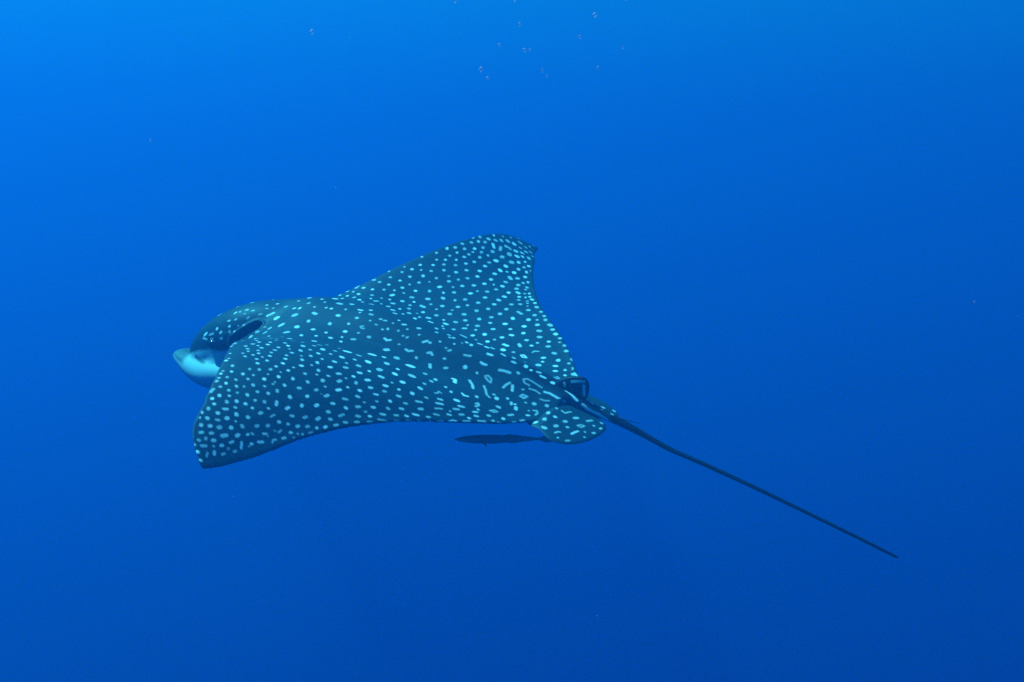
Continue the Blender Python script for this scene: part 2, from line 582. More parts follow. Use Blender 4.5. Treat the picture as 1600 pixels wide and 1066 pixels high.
    (9.0, [209, 114, 82, 206, 115, 82], 0),
    (10.4, [221, 156, 54], 0),
    (6.6, [159, 182, 65, 155, 188, 64], 0),
    (3.6, [305, 121, 30, 283, 134, 38], 0),
    (5.9, [260, 149, 37, 258, 150, 37], 0),
    (4.5, [446, 114, -5], 0),
    (3.2, [429, 124, -12, 425, 124, -9], 0),
    (3.2, [404, 122, 11, 402, 122, 12], 0),
    (2.6, [397, 127, 0, 395, 129, -4], 0),
    (1.9, [377, 121, 19, 375, 120, 19], 0),
    (3.7, [359, 120, 23, 358, 120, 24], 0),
    (3.1, [381, 128, 2], 0),
    (2.9, [420, 130, -26, 415, 131, -25], 0),
    (2.1, [461, 118, -36, 451, 121, -34], 0),
    (2.4, [469, 113, -27, 456, 116, -20], 0),
    (3.7, [491, 103, -33, 484, 105, -26], 0),
    (1.8, [494, 105, -42, 475, 114, -41], 0),
    (3.8, [304, 142, 17, 298, 142, 19], 0),
    (7.0, [260, 170, 27], 0),
    (2.6, [205, 247, 35, 195, 257, 38], 0),
    (5.3, [315, 151, 2, 313, 151, 3], 0),
    (1.7, [115, 407, 59, 112, 403, 59], 0),
    (1.9, [139, 293, 50, 135, 291, 51], 0),
    (9.8, [162, 228, 52], 0),
    (4.0, [112, 237, 56, 107, 246, 55], 0),
    (1.7, [85, 420, 63, 85, 403, 63], 0),
    (1.9, [78, 348, 59, 69, 347, 59], 0),
    (1.7, [122, 448, 59, 110, 461, 61], 0),
    (3.8, [94, 478, 63, 90, 485, 63], 0),
    (3.4, [74, 459, 65, 70, 465, 65], 0),
    (4.0, [48, 432, 66, 43, 440, 66], 0),
    (1.7, [39, 365, 63, 39, 353, 62], 0),
    (5.0, [89, 514, 62, 88, 517, 62], 0),
    (3.9, [61, 492, 65, 57, 498, 65], 0),
    (2.8, [71, 521, 63, 68, 525, 63], 0),
    (4.1, [90, 545, 60, 88, 548, 60], 0),
    (4.5, [52, 535, 62, 51, 536, 62], 0),
    (3.9, [25, 456, 66, 21, 462, 66], 0),
    (5.1, [7, 414, 66, 0, 425, 66], 0),
    (5.3, [-4, 376, 64, -5, 378, 64], 0),
    (3.8, [29, 495, 65, 27, 498, 64], 0),
    (3.6, [72, 565, 59, 70, 568, 59], 0),
    (4.6, [21, 524, 62, 20, 525, 62], 0),
    (2.7, [6, 481, 64, 4, 484, 64], 0),
    (3.6, [46, 559, 60, 45, 561, 59], 0),
    (3.0, [60, 581, 57, 58, 584, 57], 0),
    (4.7, [-15, 463, 63, -19, 469, 62], 0),
    (3.5, [-24, 432, 64, -27, 436, 63], 0),
    (4.8, [-51, 437, 60, -52, 440, 60], 0),
    (2.9, [61, 602, 54, 60, 604, 53], 0),
    (3.2, [34, 576, 57, 32, 579, 56], 0),
    (3.8, [17, 547, 59, 16, 548, 59], 0),
    (5.0, [-14, 502, 60], 0),
    (3.6, [46, 616, 51, 44, 618, 51], 0),
    (3.6, [37, 595, 54, 36, 597, 54], 0),
    (2.6, [16, 588, 53, 14, 591, 52], 0),
    (3.8, [7, 569, 55, 6, 570, 55], 0),
    (3.4, [-15, 529, 57, -16, 531, 57], 0),
    (2.7, [-37, 496, 57, -38, 498, 57], 0),
    (3.9, [-50, 472, 57, -52, 476, 57], 0),
    (2.0, [87, 616, 49, 85, 619, 49], 0),
    (3.2, [68, 649, 44], 0),
    (3.3, [68, 661, 41, 66, 663, 40], 0),
    (4.1, [17, 610, 49], 0),
    (3.8, [-3, 596, 49, -4, 598, 48], 0),
    (4.6, [-25, 550, 52], 0),
    (3.9, [-50, 513, 53, -53, 518, 51], 0),
    (4.1, [-79, 489, 49, -82, 494, 48], 0),
    (3.9, [4, 626, 44, 3, 628, 43], 0),
    (4.4, [-34, 575, 46, -35, 576, 46], 0),
    (2.7, [-79, 516, 45, -80, 517, 44], 0),
    (4.8, [-66, 544, 43, -67, 542, 43], 0),
    (3.1, [-60, 568, 41], 0),
    (3.6, [-32, 601, 41, -33, 603, 41], 0),
    (3.9, [-101, 519, 38, -103, 523, 36], 0),
    (3.3, [39, 677, 37, 37, 681, 35], 0),
    (3.1, [2, 662, 35, 0, 665, 34], 0),
    (3.2, [-14, 645, 35, -16, 649, 34], 0),
    (3.6, [-31, 622, 37, -32, 626, 35], 0),
    (3.4, [-59, 589, 36, -60, 592, 35], 0),
    (2.0, [-52, 612, 33, -53, 613, 32], 0),
    (4.1, [-90, 563, 32, -91, 565, 31], 0),
    (2.9, [42, 711, 27, 41, 712, 26], 0),
    (3.0, [25, 701, 28, 24, 703, 27], 0),
    (2.9, [39, 723, 23, 38, 725, 22], 0),
    (3.4, [1, 690, 27, -1, 693, 26], 0),
    (2.6, [-18, 675, 26, -19, 677, 25], 0),
    (2.2, [-38, 645, 29, -39, 646, 28], 0),
    (3.3, [-109, 540, 30], 0),
    (3.1, [31, 740, 16, 31, 742, 16], 0),
    (3.2, [19, 726, 19, 18, 728, 18], 0),
    (3.4, [-1, 721, 17, -2, 722, 16], 0),
    (3.3, [-18, 697, 19, -19, 699, 18], 0),
    (3.9, [-42, 666, 21, -44, 669, 20], 0),
    (3.6, [-58, 630, 26, -60, 633, 24], 0),
    (3.7, [-83, 605, 24, -85, 609, 22], 0),
    (3.3, [28, 753, 11, 27, 756, 10], 0),
    (3.2, [8, 746, 10, 6, 749, 9], 0),
    (2.0, [-64, 654, 17, -65, 655, 16], 0),
    (4.0, [-110, 583, 19, -112, 585, 17], 0),
    (2.6, [-65, 663, 13, -65, 664, 12], 0),
    (3.6, [-37, 704, 10, -39, 706, 9], 0),
    (3.2, [-57, 686, 9], 0),
    (3.9, [-83, 642, 12, -85, 644, 11], 0),
    (3.9, [9, 766, 3, 9, 767, 3], 0),
    (2.8, [-14, 737, 7, -17, 740, 5], 0),
    (2.5, [-27, 725, 7, -28, 727, 6], 0),
    (4.0, [-109, 621, 7, -111, 617, 8], 0),
    (3.6, [-137, 589, 4, -138, 584, 6], 0),
    (3.3, [-11, 761, -1, -12, 763, -2], 0),
    (3.1, [14, 795, -7, 16, 782, -1], 0),
    (2.8, [-28, 752, -4, -29, 754, -5], 0),
    (3.9, [-56, 713, -1, -57, 714, -1], 0),
    (3.2, [-82, 670, 3, -85, 674, 0], 0),
    (3.5, [-74, 695, -3, -75, 697, -4], 0),
    (3.8, [-46, 739, -6, -48, 741, -8], 0),
    (3.4, [-5, 789, -10, -8, 793, -12], 0),
    (3.3, [-22, 775, -10], 0),
    (4.3, [-111, 659, -7, -112, 661, -9], 0),
    (3.9, [-135, 620, -6, -135, 623, -7], 0),
    (3.9, [-161, 582, -6, -163, 573, -4], 0),
    (1.7, [-151, 585, -2], 0),
    (3.8, [-1, 809, -16, -1, 811, -17], 0),
    (3.9, [-28, 792, -19, -30, 795, -21], 0),
    (3.7, [-41, 773, -18, -43, 775, -19], 0),
    (3.0, [-67, 736, -15, -67, 738, -16], 0),
    (3.7, [-82, 721, -17, -83, 723, -19], 0),
    (4.1, [-14, 820, -25], 0),
    (4.5, [-59, 763, -22], 0),
    (3.3, [-100, 697, -17, -104, 705, -23], 0),
    (4.1, [-141, 652, -22, -142, 655, -24], 0),
    (3.9, [-162, 625, -23, -163, 618, -21], 0),
    (3.7, [-12, 838, -31, -14, 841, -34], 0),
    (3.1, [-49, 790, -29, -51, 789, -29], 0),
    (3.5, [-36, 814, -32, -41, 808, -32], 0),
    (3.8, [-75, 758, -29], 0),
    (3.1, [-98, 727, -29], 0),
    (3.4, [-124, 692, -29, -125, 684, -27], 0),
    (4.5, [-187, 610, -34, -189, 608, -34], 0),
    (2.1, [-9, 856, -39, -11, 859, -41], 0),
    (4.9, [-34, 833, -39], 0),
    (4.2, [-61, 800, -39, -63, 802, -42], 0),
    (4.0, [-93, 754, -38, -94, 749, -37], 0),
    (2.2, [-113, 738, -44, -115, 728, -40], 0),
    (2.2, [-116, 727, -40], 0),
    (3.5, [-140, 695, -42, -143, 691, -42], 0),
    (3.6, [-161, 672, -45, -163, 665, -43], 0),
    (1.7, [-14, 870, -48, -15, 872, -49], 0),
    (4.3, [-26, 860, -48, -27, 861, -49], 0),
    (4.9, [-54, 827, -48, -55, 825, -47], 0),
    (4.8, [-82, 784, -45], 0),
    (3.9, [-182, 648, -47, -183, 640, -45], 0),
    (4.1, [-200, 620, -47, -202, 618, -47], 0),
    (3.4, [-42, 848, -51, -46, 845, -51], 0),
    (4.6, [-131, 730, -53], 0),
    (2.1, [-70, 815, -52, -71, 815, -53], 0),
    (3.9, [-27, 882, -60, -28, 884, -61], 0),
    (4.1, [-146, 715, -57], 0),
    (4.4, [-41, 870, -62, -42, 869, -61], 0),
    (4.8, [-56, 857, -64, -57, 854, -63], 0),
    (4.6, [-73, 834, -63, -73, 835, -64], 0),
    (4.2, [-85, 810, -60, -87, 811, -62], 0),
    (3.9, [-105, 783, -61, -106, 779, -60], 0),
    (3.8, [-120, 761, -60, -121, 757, -59], 0),
    (3.6, [-162, 701, -61, -163, 697, -60], 0),
    (3.3, [-176, 682, -61, -178, 677, -60], 0),
    (3.6, [-192, 663, -63, -193, 664, -63], 0),
    (3.4, [-204, 647, -62, -205, 642, -60], 0),
    (3.6, [-37, 898, -73, -39, 894, -72], 0),
    (3.6, [-52, 881, -74, -54, 877, -73], 0),
    (4.4, [-71, 864, -78, -76, 855, -77], 0),
    (4.1, [-91, 837, -78, -92, 832, -76], 0),
    (2.9, [-104, 811, -75, -104, 814, -76], 0),
    (2.5, [-108, 803, -74, -110, 802, -75], 0),
    (2.8, [-124, 781, -74, -129, 774, -74], 0),
    (1.9, [-133, 775, -78, -133, 775, -79], 0),
    (2.6, [-136, 753, -69], 0),
    (2.2, [-143, 748, -72, -144, 739, -68], 0),
    (3.2, [-160, 725, -72, -161, 722, -72], 0),
    (2.0, [-172, 712, -74, -173, 712, -74], 0),
    (2.6, [-180, 703, -74, -180, 704, -76], 0),
    (2.2, [-188, 688, -73, -192, 679, -71], 0),
    (4.3, [-46, 914, -85], 0),
    (3.1, [-51, 896, -82, -53, 899, -84], 0),
    (4.3, [-64, 887, -86, -65, 884, -86], 0),
    (3.1, [-90, 858, -90, -92, 852, -88], 0),
    (3.2, [-127, 802, -89, -133, 794, -89], 0),
    (2.6, [-171, 726, -81], 0),
    (2.9, [-156, 749, -83, -159, 743, -81], 0),
    (1.8, [-145, 770, -85, -147, 776, -90], 0),
    (2.1, [-147, 767, -85, -148, 765, -85], 0),
    (3.6, [-57, 919, -95, -62, 909, -95], 0),
    (3.7, [-81, 879, -95, -82, 876, -95], 0),
    (3.0, [-72, 894, -96], 0),
    (2.6, [-111, 845, -99, -105, 836, -89], 0),
    (3.9, [-120, 819, -92], 0),
    (1.7, [-119, 828, -97, -120, 826, -96], 0),
    (2.4, [-94, 869, -100, -94, 870, -101], 0),
    (4.6, [-63, 940, -103], 0),
    (3.5, [-79, 900, -106, -82, 904, -110], 0),
    (2.8, [-92, 888, -111, -94, 883, -109], 0),
    (3.1, [-105, 862, -106, -106, 859, -105], 0),
    (2.6, [-77, 926, -113, -73, 917, -107], 0),
    (4.0, [-80, 950, -116], 0),
    (1.7, [-48, 930, -92, -49, 931, -93], 0),
    (5.5, [-34, 384, 63, -40, 397, 62], 0),
    (4.8, [-57, 362, 60, -58, 364, 60], 0),
    (3.7, [-68, 405, 59, -70, 408, 59], 0),
    (12.1, [-68, 316, 56], 0),
    (7.6, [-101, 315, 53], 0),
    (11.9, [-97, 231, 45], 0),
    (5.7, [-100, 163, 52, -105, 158, 53], 0),
    (5.5, [-122, 211, 42, -124, 214, 42], 0),
    (6.9, [-94, 394, 55, -96, 396, 55], 0),
    (4.5, [-118, 369, 52, -120, 373, 51], 0),
    (7.7, [-140, 338, 48, -144, 345, 47], 0),
    (6.7, [-162, 273, 41, -168, 287, 41], 0),
    (7.9, [-143, 178, 41, -145, 181, 40], 0),
    (3.5, [-180, 136, 46, -182, 140, 44], 0),
    (3.6, [-244, 100, 52, -245, 99, 52], 0),
    (6.4, [-101, 443, 50], 0),
    (3.2, [-120, 416, 49, -122, 419, 48], 0),
    (6.9, [-145, 398, 44], 0),
    (4.1, [-222, 137, 35, -230, 152, 30], 0),
    (7.1, [-183, 360, 37, -183, 352, 38], 0),
    (4.4, [-199, 284, 35, -202, 290, 35], 0),
    (4.4, [-260, 124, 32, -263, 120, 33], 0),
    (13.4, [-195, 200, 32], 0),
    (4.4, [-109, 482, 42, -111, 477, 42], 0),
    (5.2, [-132, 444, 42, -134, 440, 42], 0),
    (3.5, [-174, 393, 37, -175, 396, 36], 0),
    (4.9, [-164, 430, 34, -167, 426, 34], 0),
    (7.3, [-214, 330, 31, -216, 333, 30], 0),
    (6.0, [-245, 213, 24, -246, 216, 24], 0),
    (4.4, [-136, 487, 32, -139, 481, 32], 0),
    (3.2, [-127, 518, 29, -129, 516, 28], 0),
    (4.6, [-165, 458, 28], 0),
    (5.3, [-202, 389, 28, -208, 386, 27], 0),
    (10.8, [-241, 284, 26], 0),
    (3.0, [-76, 460, 54, -77, 463, 53], 0),
    (4.5, [-129, 543, 22, -130, 548, 20], 0),
    (4.7, [-154, 512, 19, -155, 504, 21], 0),
    (3.0, [-158, 483, 25], 0),
    (4.6, [-191, 439, 22, -195, 432, 23], 0),
    (3.8, [-181, 471, 19, -183, 476, 17], 0),
    (6.5, [-247, 352, 19, -248, 349, 19], 0),
    (3.2, [-234, 382, 19, -234, 383, 18], 0),
    (5.5, [-280, 248, 16, -282, 251, 16], 0),
    (4.7, [-278, 218, 17, -281, 226, 17], 0),
    (4.8, [-280, 289, 14, -281, 291, 14], 0),
    (2.7, [-144, 558, 11, -145, 557, 11], 0),
    (4.1, [-168, 540, 5, -171, 531, 6], 0),
    (3.5, [-178, 507, 10], 0),
    (4.7, [-229, 413, 14, -233, 409, 13], 0),
    (4.1, [-211, 456, 10, -214, 452, 10], 0),
    (4.7, [-201, 489, 5, -202, 487, 5], 0),
    (3.9, [-258, 389, 7, -258, 390, 7], 0),
    (6.4, [-285, 326, 9, -287, 326, 8], 0),
    (3.8, [-316, 235, 7, -317, 238, 7], 0),
    (4.2, [-239, 433, 4, -241, 430, 4], 0),
    (5.3, [-285, 367, 1, -286, 370, 0], 0),
    (4.2, [-207, 510, -5, -210, 508, -6], 0),
    (3.1, [-230, 463, -1, -235, 458, -2], 0),
    (4.0, [-268, 413, -4, -272, 410, -5], 0),
    (3.4, [-191, 547, -10, -197, 541, -11], 0),
    (4.0, [-314, 348, -6, -316, 346, -7], 0),
    (4.6, [-265, 446, -13], 0),
    (2.4, [-227, 509, -16, -228, 507, -16], 0),
    (2.5, [-244, 478, -14, -246, 476, -14], 0),
    (3.3, [-306, 384, -12, -316, 374, -14], 0),
    (3.3, [-291, 418, -16, -295, 414, -17], 0),
    (3.8, [-181, 584, -19, -184, 580, -19], 0),
    (4.3, [-208, 563, -26, -209, 562, -27], 0),
    (3.8, [-223, 536, -24, -227, 529, -24], 0),
    (4.0, [-247, 501, -25, -250, 497, -25], 0),
    (4.0, [-272, 469, -26, -274, 468, -27], 0),
    (3.4, [-292, 441, -26, -297, 436, -27], 0),
    (3.7, [-323, 399, -26, -328, 391, -26], 0),
    (2.5, [-242, 528, -33, -244, 525, -33], 0),
    (3.2, [-210, 593, -41, -214, 581, -38], 0),
    (3.7, [-235, 555, -41, -240, 550, -42], 0),
    (3.4, [-255, 528, -41, -257, 525, -41], 0),
    (3.3, [-269, 497, -37, -276, 490, -38], 0),
    (3.0, [-293, 469, -39, -298, 463, -38], 0),
    (2.9, [-311, 446, -39, -315, 443, -40], 0),
    (2.9, [-321, 425, -36, -331, 417, -37], 0),
    (2.9, [-348, 401, -40, -352, 396, -40], 0),
    (2.8, [-355, 377, -35, -363, 369, -37], 0),
    (3.6, [-226, 595, -52, -229, 591, -53], 0),
    (3.1, [-242, 571, -52, -247, 564, -52], 0),
    (2.6, [-261, 543, -51, -267, 534, -51], 0),
    (2.7, [-274, 515, -46, -289, 499, -50], 0),
    (2.4, [-300, 481, -49, -308, 471, -49], 0),
    (2.5, [-319, 455, -48, -326, 445, -49], 0),
    (2.1, [-337, 429, -48, -344, 421, -50], 0),
    (3.1, [-358, 403, -50], 0),
    (1.7, [-370, 387, -48, -380, 374, -48], 0),
    (3.2, [-216, 622, -58, -219, 615, -57], 0),
    (4.0, [-336, 318, -9, -342, 312, -10], 0),
    (3.6, [-341, 338, -16, -352, 326, -18], 0),
    (3.5, [-143, 128, 59, -151, 130, 56, -160, 123, 58], 0),
    (3.5, [-198, 108, 59, -204, 102, 61, -211, 106, 56], 0),
    (2.1, [-318, 304, 0, -322, 293, 0, -319, 283, 3, -327, 284, 0], 0),
    (2.3, [-348, 358, -25, -353, 350, -25, -359, 343, -26], 0),
    (5.7, [-244, -198, 72, -245, -195, 71], 0),
    (3.9, [-256, -218, 78, -258, -215, 77], 0),
    (6.4, [-342, -248, 90], 0),
    (4.4, [-377, -244, 90], 0),
    (5.7, [-404, -262, 97], 0),
    (6.4, [-412, -235, 88, -414, -236, 88], 0),
    (2.8, [-433, -267, 101, -436, -267, 101], 0),
    (6.8, [-456, -254, 97], 0),
    (7.3, [-472, -227, 88], 0),
    (4.6, [-332, -218, 79, -341, -206, 76], 0),
    (5.2, [-368, -223, 82], 0),
    (5.5, [-294, -199, 73, -306, -195, 71], 0),
    (7.0, [-305, -167, 63, -308, -164, 62], 0),
    (4.6, [-338, -165, 63, -339, -164, 62], 0),
    (6.1, [-442, -206, 78, -446, -204, 77], 0),
    (5.7, [-426, -167, 64, -428, -170, 65], 0),
    (3.9, [-434, -147, 57, -434, -145, 57], 0),
    (8.2, [-432, -121, 50], 0),
    (5.8, [-469, -175, 67, -470, -170, 65], 0),
    (6.2, [-503, -192, 73, -507, -188, 72], 0),
    (4.4, [-503, -167, 65], 0),
    (5.2, [-473, -138, 54, -477, -140, 55], 0),
    (5.4, [-484, -111, 45, -487, -113, 46], 0),
    (3.8, [-506, -132, 51, -507, -130, 50], 0),
    (4.0, [-517, -105, 41, -518, -103, 41], 0),
    (5.3, [-389, -35, 72, -392, -25, 71], 0),
    (6.9, [-402, 1, 65, -404, 1, 65], 0),
    (5.0, [-470, -11, 51, -475, -16, 50], 0),
    (5.0, [-485, -1, 44, -495, -2, 42], 0),
    (5.2, [-434, -15, 60, -436, -6, 58], 0),
    (3.6, [-453, -5, 53, -453, -2, 53], 0),
    (7.1, [-521, 3, 34], 0),
    (6.0, [-338, 26, 76, -345, 23, 75], 0),
    (5.2, [-314, -10, 88, -318, -11, 87], 0),
    (6.8, [-328, -24, 85], 0),
    (4.8, [-362, -13, 77, -369, -12, 75], 0),
    (4.9, [-233, -23, 103, -248, -18, 100], 0),
    (3.5, [-291, -10, 92, -299, -13, 91], 0),
    (3.1, [-209, -192, 70, -212, -190, 69], 0),
    (4.9, [-268, 19, 93], 0),
    (4.4, [-283, 19, 91, -284, 25, 89], 0),
    (1.9, [-260, 33, 92, -261, 34, 91], 0),
    (3.2, [-233, 73, 76], 0),
    (3.3, [-243, 77, 71, -247, 73, 73], 0),
    (5.5, [-303, 91, 41, -304, 93, 40], 0),
    (2.7, [-338, 90, 33, -339, 92, 31], 0),
    (4.2, [-432, 36, 47, -434, 38, 45], 0),
    (4.6, [-411, 134, -5], 0),
    (5.7, [-423, 143, -10, -425, 149, -12], 0),
    (3.7, [-336, 243, 1, -338, 249, 0], 0),
    (4.3, [-386, 190, -8, -388, 195, -9], 0),
    (2.4, [-463, 70, 12, -466, 69, 12], 0),
    (3.2, [-444, 119, -9, -445, 122, -11], 0),
    (3.0, [-488, 101, -14, -489, 100, -14], 0),
    (6.0, [-508, 89, -15], 0),
    (3.4, [-459, 128, -16, -463, 138, -20], 0),
    (2.8, [-470, 127, -19, -470, 129, -19], 0),
    (4.6, [-477, 138, -24, -481, 147, -27], 0),
    (5.8, [-363, 273, -12, -368, 269, -13], 0),
    (3.9, [-380, 288, -21, -389, 278, -23], 0),
    (3.5, [-378, 312, -26, -386, 301, -27], 0),
    (5.5, [-444, 181, -24, -447, 180, -25], 0),
    (3.5, [-417, 247, -28], 0),
    (3.2, [-414, 270, -32, -420, 259, -32], 0),
    (2.5, [-376, 330, -30, -376, 329, -30], 0),
    (3.5, [-397, 315, -36, -402, 306, -36], 0),
    (3.2, [-377, 345, -35, -383, 340, -36], 0),
    (3.6, [-424, 279, -38, -428, 274, -39], 0),
    (3.9, [-444, 243, -38, -447, 239, -38], 0),
    (3.5, [-478, 188, -38, -485, 175, -36], 0),
    (4.4, [-475, 213, -43, -476, 217, -44], 0),
    (3.3, [-417, 304, -42, -419, 302, -42], 0),
    (2.6, [-414, 327, -47, -424, 312, -47], 0),
    (3.2, [-438, 289, -46, -450, 273, -47], 0),
    (3.2, [-461, 252, -46, -463, 248, -46], 0),
    (2.0, [-472, 243, -48, -480, 235, -52], 0),
    (2.3, [-498, 204, -49, -504, 195, -49], 0),
    (2.9, [-510, 181, -46, -515, 171, -44], 0),
    (3.0, [-512, 145, -36, -516, 140, -36], 0),
    (2.3, [-508, 123, -28], 0),
    (5.1, [-538, 74, -15], 0),
    (2.6, [-387, -186, 70, -389, -196, 73, -400, -198, 74], 0),
    (2.3, [-385, -148, 58, -372, -161, 62, -364, -157, 61, -374, -146, 57], 1),
    (2.3, [-521, -150, 59, -524, -141, 55], 0),
    (2.2, [-531, -119, 46, -537, -126, 49, -547, -117, 45, -534, -116, 45], 0),
    (2.2, [-510, -36, 42, -504, -81, 38, -514, -70, 36, -519, -33, 40], 1),
    (3.3, [-286, 67, 67, -301, 62, 67], 0),
    (3.5, [-335, 63, 57, -340, 64, 54, -349, 62, 53], 0),
    (4.1, [-387, 57, 46, -399, 52, 46, -414, 49, 44], 0),
    (4.8, [-300, 156, 16, -305, 153, 15, -315, 176, 11], 0),
    (3.5, [-334, 124, 15, -349, 138, 8, -360, 157, 3], 0),
    (2.2, [-361, 88, 28, -368, 83, 30, -379, 86, 24, -383, 97, 16, -375, 96, 19, -366, 92, 24], 1),
    (2.9, [-374, 118, 8, -386, 133, 1, -398, 153, -5, -410, 160, -10], 0),
    (3.2, [-418, 92, 10, -420, 81, 16, -426, 72, 22], 0),
    (3.5, [-436, 74, 17, -442, 87, 6], 0),
    (3.4, [-357, 219, -3, -365, 225, -6, -372, 217, -7], 0),
    (3.1, [-401, 229, -19, -404, 219, -18, -409, 225, -21, -407, 241, -23], 0),
    (2.4, [-467, 90, -3, -470, 82, 1, -483, 79, -2, -478, 90, -6], 1),
    (2.1, [-438, 219, -30, -444, 204, -29, -453, 202, -32, -447, 215, -33], 1),
    (2.3, [-390, 361, -48, -395, 351, -46, -402, 344, -47], 0),
    (2.4, [-517, 113, -27, -524, 107, -27, -529, 113, -31, -528, 125, -35], 0),
    (2.1, [-515, 67, -3, -526, 65, -5, -537, 58, -4], 0),
    (2.2, [-504, 38, 22, -476, 38, 32, -461, 39, 36, -453, 46, 34, -460, 53, 27, -474, 52, 23], 0),
    (1.9, [-478, 59, 16, -495, 54, 13, -508, 55, 8], 0),
    (3.0, [-516, 45, 14, -530, 41, 12, -552, 41, 5, -570, 27, -4], 0),
    (3.0, [-563, 9, 22, -580, 13, 16, -600, 19, 5], 0),
    (2.9, [-664, 4, -6, -666, 1, -6], 0),
    (3.2, [-616, 19, -2, -632, 19, -11, -663, 16, -19, -687, 12, -28], 0),
    (6.4, [110, -42, 129], 0),
    (6.2, [326, -73, 78], 0),
    (4.2, [491, -69, 10], 0),
    (5.7, [245, 317, 9], 0),
    (7.4, [220, -55, 117], 0),
    (6.2, [-63, -54, 120], 0),
    (5.5, [79, -88, 115], 0),
    (6.4, [468, 8, 40], 0),
    (6.9, [-228, -75, 84], 0),
    (6.3, [409, -73, 58], 0),
    (7.0, [-336, -119, 53], 0),
    (4.1, [235, -142, 96], 0),
    (7.1, [369, -47, 80], 0),
    (6.8, [303, -24, 98], 0),
    (6.5, [296, -98, 82], 0),
    (4.4, [275, -107, -71], 0),
    (5.3, [457, -112, -11], 0),
    (4.6, [-147, -79, 95], 0),
    (4.0, [365, -151, 36], 0),
    (4.6, [213, -95, 111], 0),
    (4.6, [398, -109, 37], 0),
    (7.1, [-166, -163, 66], 0),
    (6.2, [-259, -95, 68], 0),
    (6.3, [-240, -144, 60], 0),
    (5.7, [-97, -124, 81], 0),
    (6.8, [332, 182, -28], 0),
    (6.2, [2, 336, 61], 0),
    (6.9, [269, -151, 83], 0),
    (4.7, [-395, -70, 58], 0),
    (5.3, [346, -2, 91], 0),
    (4.3, [-42, -100, 100], 0),
    (4.4, [249, 231, 16], 0),
    (7.5, [88, -160, 99], 0),
    (6.6, [60, -38, 131], 0),
    (4.3, [429, 48, 57], 0),
    (6.1, [129, -89, 116], 0),
    (6.5, [257, -111, 93], 0),
    (6.1, [304, -132, 72], 0),
    (6.8, [17, -110, 103], 0),
    (5.5, [139, 517, 53], 0),
    (5.8, [254, -69, 103], 0),
    (6.8, [482, 54, 24], 0),
    (5.2, [310, -208, 74], 0),
    (4.8, [143, 339, 50], 0),
    (6.9, [398, -5, 75], 0),
    (6.3, [401, -130, -8], 0),
    (4.4, [-191, -88, 82], 0),
    (5.7, [190, -125, 109], 0),
    (6.7, [49, -168, 94], 0),
    (6.3, [-58, -175, 77], 0),
    (7.2, [272, 203, 9], 0),
    (6.3, [361, -85, 66], 0),
    (6.9, [160, 377, 48], 0),
    (4.4, [277, 265, -8], 0),
    (7.3, [-119, -181, 71], 0),
    (5.9, [-200, -132, 64], 0),
    (4.6, [20, -200, 88], 0),
    (6.4, [177, 411, 44], 0),
    (7.4, [442, -45, 51], 0),
    (4.4, [460, -70, 32], 0),
    (4.2, [-36, 300, 56], 0),
    (4.9, [-346, -82, 60], 0),
    (6.5, [302, 184, -5], 0),
    (5.3, [220, 290, 24], 0),
    (4.8, [159, 448, 50], 0),
    (6.5, [335, -181, 56], 0),
    (7.3, [-442, -64, 52], 0),
    (5.2, [-101, -66, 109], 0),
    (6.8, [104, 311, 54], 0),
    (6.8, [432, -108, 18], 0),
    (4.8, [-293, -125, 56], 0),
    (4.2, [36, -80, 117], 0),
    (6.8, [-8, -135, 92], 0),
    (6.2, [192, 352, 37], 0),
    (4.5, [102, -128, 106], 0),
    (5.5, [259, -32, 110], 0),
    (5.5, [172, -63, 122], 0),
    (4.3, [361, 157, -39], 0),
    (4.1, [155, -137, 109], 0),
    (6.9, [-550, -76, 31], 0),
    (6.6, [205, -163, 103], 0),
    (5.6, [-26, -66, 119], 0),
    (6.5, [-565, -36, 25], 0),
    (4.8, [435, -2, 60], 0),
    (6.9, [485, -109, -42], 0),
    (5.6, [-51, -135, 85], 0),
    (4.5, [-392, -113, 50], 0),
    (4.6, [310, 217, -22], 0),
    (7.0, [130, 549, 50], 0),
    (6.1, [-309, -79, 67], 0),
    (4.5, [269, -187, 86], 0),
    (6.1, [-154, -198, 72], 0),
    (6.2, [-286, -53, 87], 0),
    (4.3, [113, 361, 56], 0),
    (7.4, [72, -199, 96], 0),
    (4.5, [182, 305, 39], 0),
    (5.7, [499, 2, 19], 0),
    (4.1, [17, -46, 129], 0),
    (5.2, [54, -132, 100], 0),
    (4.3, [-23, -196, 82], 0),
    (6.2, [394, 32, 75], 0),
    (4.5, [5, 291, 56], 0),
    (5.2, [157, 485, 49], 0),
    (4.4, [303, -169, 70], 0),
    (6.2, [-74, -926, 300], 0),
    (4.5, [-132, -46, 114], 0),
    (4.4, [342, -129, 56], 0),
    (5.3, [191, -400, 185], 0),
    (5.0, [-32, -889, 318], 0),
    (7.1, [-160, -127, 71], 0),
]
